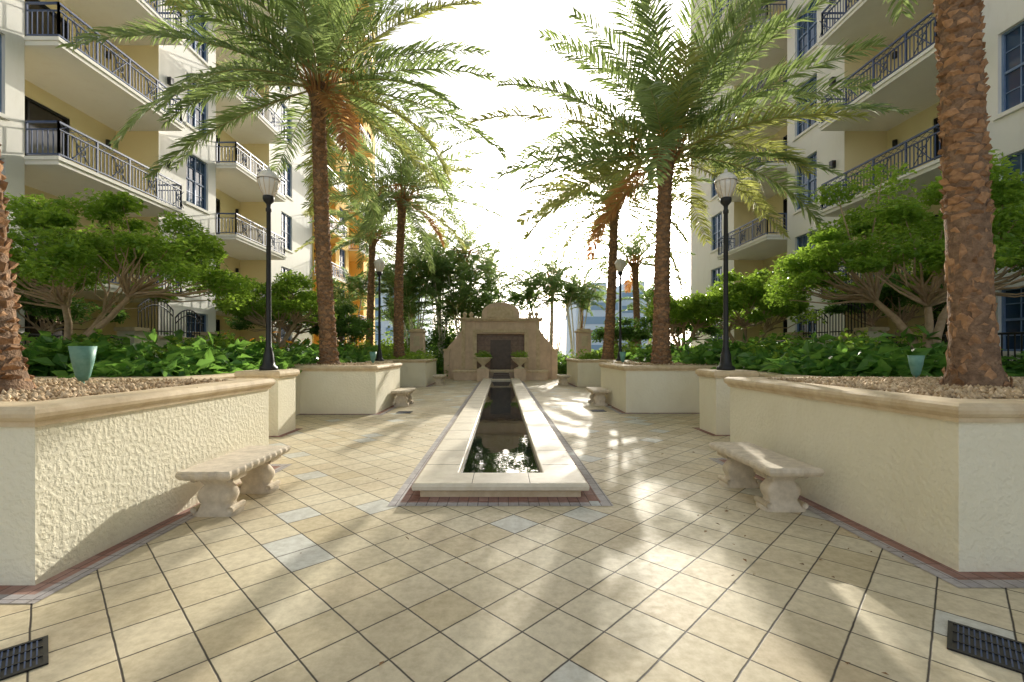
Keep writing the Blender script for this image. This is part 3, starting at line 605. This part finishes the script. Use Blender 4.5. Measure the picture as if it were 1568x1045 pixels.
# ------------------------------------------------------------------ broadleaf trees
def tree(base, cx, cy, cz, rx, ry, rz, nl, size, seed, mat='leafb', nclump=46, stems=3, cl=.42, trr=.07):
    R.seed(seed); NRl = np.random.default_rng(seed); e = empty('ficus_tree', base); bt, bl = MB(), MB()
    base = np.array(base, float); cen = []
    for i in range(nclump):
        th = R.uniform(0, 6.28); rr = math.sqrt(R.random()); z = (1 - rr ** 2.2) * R.uniform(.25, 1.0) - .18 * R.random()
        cen.append(np.array([cx + rx * rr * math.cos(th), cy + ry * rr * math.sin(th), cz + rz * z]))
    hubs = []
    for k in range(stems):
        a = 2 * math.pi * k / stems + R.uniform(-.4, .4); hub = np.array([base[0] + (cx - base[0]) * .6 + rx * .32 * math.cos(a), base[1] + (cy - base[1]) * .6 + ry * .32 * math.sin(a), base[2] + (cz - base[2]) * R.uniform(.65, .8)])
        st = base + np.array([.05 * math.cos(a), .05 * math.sin(a), 0]); m1 = st * .6 + hub * .4 + np.array([-.1 * math.cos(a), -.1 * math.sin(a), .15])
        bt.tube([st - (0, 0, .1), st * .85 + m1 * .15 , m1, (m1 + hub) / 2 + np.array([R.uniform(-.06, .06), R.uniform(-.06, .06), 0]), hub], [trr * 1.5, trr * 1.1, trr * .9, trr * .8, trr * .65], 'bark', 9); hubs.append(hub)
    for c in cen:
        h = min(hubs, key=lambda q: np.linalg.norm(q - c)); m1 = h * .5 + c * .5 + np.array([R.uniform(-.15, .15), R.uniform(-.15, .15), -.08])
        bt.tube([h, h * .75 + c * .25 + np.array([R.uniform(-.05, .05)] * 3), m1, c], [trr * .45, trr * .34, trr * .22, trr * .1], 'bark', 5)
    per = nl // nclump; C = []
    for c in cen:
        k = int(per * R.uniform(.6, 1.4)); s_ = cl * R.uniform(.6, 1.25); P = NRl.normal(0, 1, (k, 3)); P /= np.linalg.norm(P, axis=1)[:, None]; P *= NRl.random((k, 1)) ** .4
        C.append(c + P * np.array([s_, s_, s_ * .5]) + np.array([0, 0, .05]))
    leaves(bl, np.concatenate(C), size, mat, up=.6, aspect=.6)
    bt.build('trunk_and_limbs', tuple(base), e); bl.build('foliage', tuple(base), e)
tree((-8.7, 9.1, 1.0), -8.0, 9.3, 3.0, 2.35, 1.9, 1.9, 26000, .105, 101, nclump=78, stems=4)
tree((8.6, 9.2, 1.0), 8.6, 9.4, 3.1, 2.6, 2.0, 2.7, 34000, .11, 102, nclump=105, stems=3, trr=.085)
tree((-7.0, 14.2, 1.0), -6.9, 14.2, 2.7, 1.5, 1.5, 1.3, 10000, .125, 103, 'leafb', nclump=40)
tree((-8.6, 18, 1.0), -8.4, 18, 2.6, 1.7, 1.6, 1.5, 8000, .14, 104, 'leafd', nclump=40)
tree((-6.6, 18.6, 1.0), -6.4, 18.5, 2.2, 1.2, 1.3, 1.2, 5500, .14, 105, 'leafd', nclump=28)
tree((7.4, 14.0, 1.0), 7.4, 14.0, 2.6, 1.9, 1.6, 1.5, 14000, .125, 106, nclump=50)
tree((6.2, 15.6, 1.0), 6.1, 15.5, 2.6, 1.3, 1.3, 1.2, 7500, .13, 107, 'leafb', nclump=32)
tree((7.8, 20, 1.0), 7.6, 20, 2.4, 1.7, 1.6, 1.2, 7500, .14, 108, 'leafd', nclump=36)
tree((6.1, 23.6, 1.0), 6.2, 23.6, 2.2, 1.2, 1.3, 1.2, 6000, .15, 109, 'leafd', nclump=28)
tree((10.6, 12.3, 1.0), 10.6, 12.6, 2.6, 1.2, 1.6, 1.3, 7000, .12, 110, 'leafd', nclump=30)
tree((-10.6, 10.5, 1.0), -10.6, 10.4, 2.4, 1.1, 1.8, 1.3, 7000, .12, 111, 'leafd', nclump=30)

def shrubs(name, x0, x1, y0, y1, z, hmax, n, size, mat, seed, nb, hlow=.35):
    rs = np.random.default_rng(seed); b = MB(); C = []
    cx = rs.uniform(x0, x1, nb); cy = rs.uniform(y0, y1, nb); hh = rs.uniform(hlow, 1, nb) * hmax
    for i in range(nb):
        k = n // nb; th = rs.uniform(0, 6.28, k); r = rs.random(k) ** .5 * .55; zz = rs.random(k) ** .6 * hh[i] * (1 - .6 * (r / .55) ** 2)
        C.append(np.c_[cx[i] + r * np.cos(th), cy[i] + r * np.sin(th), z + zz])
    leaves(b, np.concatenate(C), size, mat, up=.7, aspect=.62); b.build(name, ((x0 + x1) / 2, (y0 + y1) / 2, z))
for s in (-1, 1):
    xa, xb = sorted((s * 5.3, s * 9.3)); sd = 200 + s
    shrubs('philodendron_plants', xa, xb, 7.3, 10.6, 1.0, .85, 4400, .30, 'leafu', sd, 46, .2)
    shrubs('croton_shrubs', xa, xb, 8.5, 12.0, 1.0, 1.15, 2600, .15, 'leafb', sd + 60, 12, .5)
    shrubs('philodendron_plants', xa, xb, 10.8, 18.5, 1.0, .95, 6500, .30, 'leafu', sd + 5, 80, .25)
    shrubs('garden_shrubs', xa, xb, 18.5, 26, 1.0, 1.1, 6000, .22, 'leafb', sd + 9, 60)
    xa, xb = sorted((s * 10.0, s * 11.4)); shrubs('garden_shrubs', xa, xb, 7.5, 24, 1.0, .9, 5500, .18, 'leafd', sd + 20, 60)
    xa, xb = sorted((s * 3.5, s * 6.2)); shrubs('planter_shrubs', xa, xb, 19.6, 22.0, 1.05, .55, 2200, .16, 'leafb', sd + 30, 22)
    xa, xb = sorted((s * 3.2, s * 9)); shrubs('hedge_plants', xa, xb, 24.5, 28, .0, 2.4 if s < 0 else 2.0, 8000, .22, 'leafd', sd + 40, 46)
shrubs('background_shrubs', -8, 0, 27.2, 32, 0, 3.2, 8000, .25, 'leafb', 260, 50)
shrubs('background_shrubs', 0, 8, 27.2, 32, 0, 1.9, 5000, .25, 'leafb', 262, 40)
shrubs('background_shrubs', -6, -1.0, 28.2, 31, 1.5, 2.6, 4500, .25, 'leafd', 261, 30)
b = MB(); k = 60; C = np.c_[NR.uniform(-7, -5.2, k), NR.uniform(10.5, 18, k), NR.uniform(1.55, 1.95, k)]; leaves(b, C, .2, 'orange', aspect=.25); b.build('bird_of_paradise_flowers', (-6, 14, 1))

def spot(x, y, z, sc=1.0):
    b = MB(); b.lathe(x, y, [(0, z + .06 * sc), (.03 * sc, z + .06 * sc), (.05 * sc, z + .10 * sc), (.075 * sc, z + .22 * sc), (.095 * sc, z + .36 * sc), (.085 * sc, z + .36 * sc), (.05 * sc, z + .15 * sc), (0, z + .13 * sc)], 'verdi', 18)
    b.tube([(x, y, z - .1), (x, y, z + .08 * sc)], [.014, .014], 'verdi', 6); b.build('garden_spotlight', (x, y, z))
spot(-4.35, 4.75, 1.12, 1.2); spot(5.35, 5.9, 1.12, .9); spot(-5.2, 12.9, 1.12); spot(-3.6, 12.8, 1.12); spot(5.3, 13, 1.12); spot(3.5, 13.2, 1.12)

def drain(ax, ay, ux, uy, lu, lv):
    b = MB(); u = np.array([ux, uy, 0]) / math.hypot(ux, uy); v = np.array([-u[1], u[0], 0]); a = np.array([ax, ay, 0.])
    def q(u0, u1, v0, v1, z, m_):
        P = [a + u * u0 + v * v0, a + u * u1 + v * v0, a + u * u1 + v * v1, a + u * u0 + v * v1]
        b.add([p + (0, 0, .001) for p in P] + [p + (0, 0, z) for p in P], [(4, 5, 6, 7), (0, 1, 5, 4), (1, 2, 6, 5), (2, 3, 7, 6), (3, 0, 4, 7)], m_)
    q(0, lu, 0, lv, .004, 'black'); q(0, lu, 0, .02, .010, 'black'); q(0, lu, lv - .02, lv, .010, 'black'); q(0, .02, .02, lv - .02, .0095, 'black'); q(lu - .02, lu, .02, lv - .02, .0095, 'black')
    n = int(lu / .022)
    for i in range(1, n): q(.02 + (lu - .04) * i / n - .003, .02 + (lu - .04) * i / n + .003, .02, lv - .02, .0085, 'rail')
    for vv in (lv * .33, lv * .66): q(.02, lu - .02, vv - .006, vv + .006, .009, 'black')
    b.build('drain_grate', (ax, ay, 0))
drain(2.24, 2.30, 1, -1, .55, .33); drain(-2.38, 2.40, -1, -1, .55, .30)
drain(-2.55, 11.0, 1, 0, .35, .35); drain(2.25, 11.3, 1, 0, .35, .35)

b = MB(); n = 34; C = np.c_[NR.uniform(-2.8, 3, n), NR.uniform(1.9, 12, n), np.full(n, .012)]
C = C[(abs(C[:, 0]) > 1.0) | (C[:, 1] < 4.4)]; leaves(b, C, .045, 'fallen', up=3, aspect=.5)
C2 = np.c_[NR.uniform(1.5, 2.9, 22), NR.uniform(3.0, 4.4, 22), np.full(22, .012)]; leaves(b, C2, .04, 'fallen', up=3)
b.build('fallen_leaves')

def tower(x0, x1, y, h, d=18):
    b = MB(); b.box(x0, x1, y, y + d, 0, h, 'far'); n = int(h / 3.4)
    for i in range(n): b.box(x0 + 1, x1 - 1, y - .15, y - .02, 1.2 + i * 3.4, 3.0 + i * 3.4, 'farw')
    b.box(x0 + 3, x1 - 3, y + 3, y + d - 3, h, h + 3, 'far'); b.build('distant_tower', ((x0 + x1) / 2, y, 0))
tower(18, 29, 110, 15.5); tower(30, 41, 118, 17); tower(-25, -17, 95, 15); tower(-40, -27, 130, 22)

# ------------------------------------------------------------------ light, sky, camera
EL, AZ = math.radians(19.8), math.radians(14.6)
w = bpy.data.worlds.new('World'); scene.world = w; w.use_nodes = True; nt = w.node_tree; nt.nodes.clear()
sky = nt.nodes.new('ShaderNodeTexSky'); sky.sky_type = 'NISHITA'; sky.sun_disc = False; sky.sun_elevation = EL; sky.sun_rotation = AZ
sky.air_density = 1.0; sky.dust_density = 3.5; sky.ozone_density = 1.0
hs = nt.nodes.new('ShaderNodeHueSaturation'); hs.inputs['Saturation'].default_value = .5; hs.inputs['Value'].default_value = 1.85
bg = nt.nodes.new('ShaderNodeBackground'); bg.inputs['Strength'].default_value = .15; o = nt.nodes.new('ShaderNodeOutputWorld')
nt.links.new(sky.outputs[0], hs.inputs['Color']); nt.links.new(hs.outputs[0], bg.inputs[0]); nt.links.new(bg.outputs[0], o.inputs[0])
l = bpy.data.lights.new('sun', 'SUN'); l.energy = 5; l.angle = math.radians(.4); l.color = (1, .95, .84)
lo = bpy.data.objects.new('sun', l); COL.objects.link(lo)
d = Vector((-math.sin(AZ) * math.cos(EL), -math.cos(AZ) * math.cos(EL), -math.sin(EL))); lo.rotation_euler = d.to_track_quat('-Z', 'Y').to_euler(); lo.location = (10, 40, 20)
c = bpy.data.cameras.new('camera'); co = bpy.data.objects.new('camera', c); COL.objects.link(co); scene.camera = co
c.sensor_width = 36; c.lens = 16.07; c.shift_x = .0102; c.shift_y = .0099; c.clip_end = 6000; c.clip_start = .05
co.location = (0, 0, 1.5); co.rotation_euler = (math.radians(90), 0, 0)
scene.view_settings.view_transform = 'Standard'; scene.view_settings.look = 'None'; scene.view_settings.exposure = 0
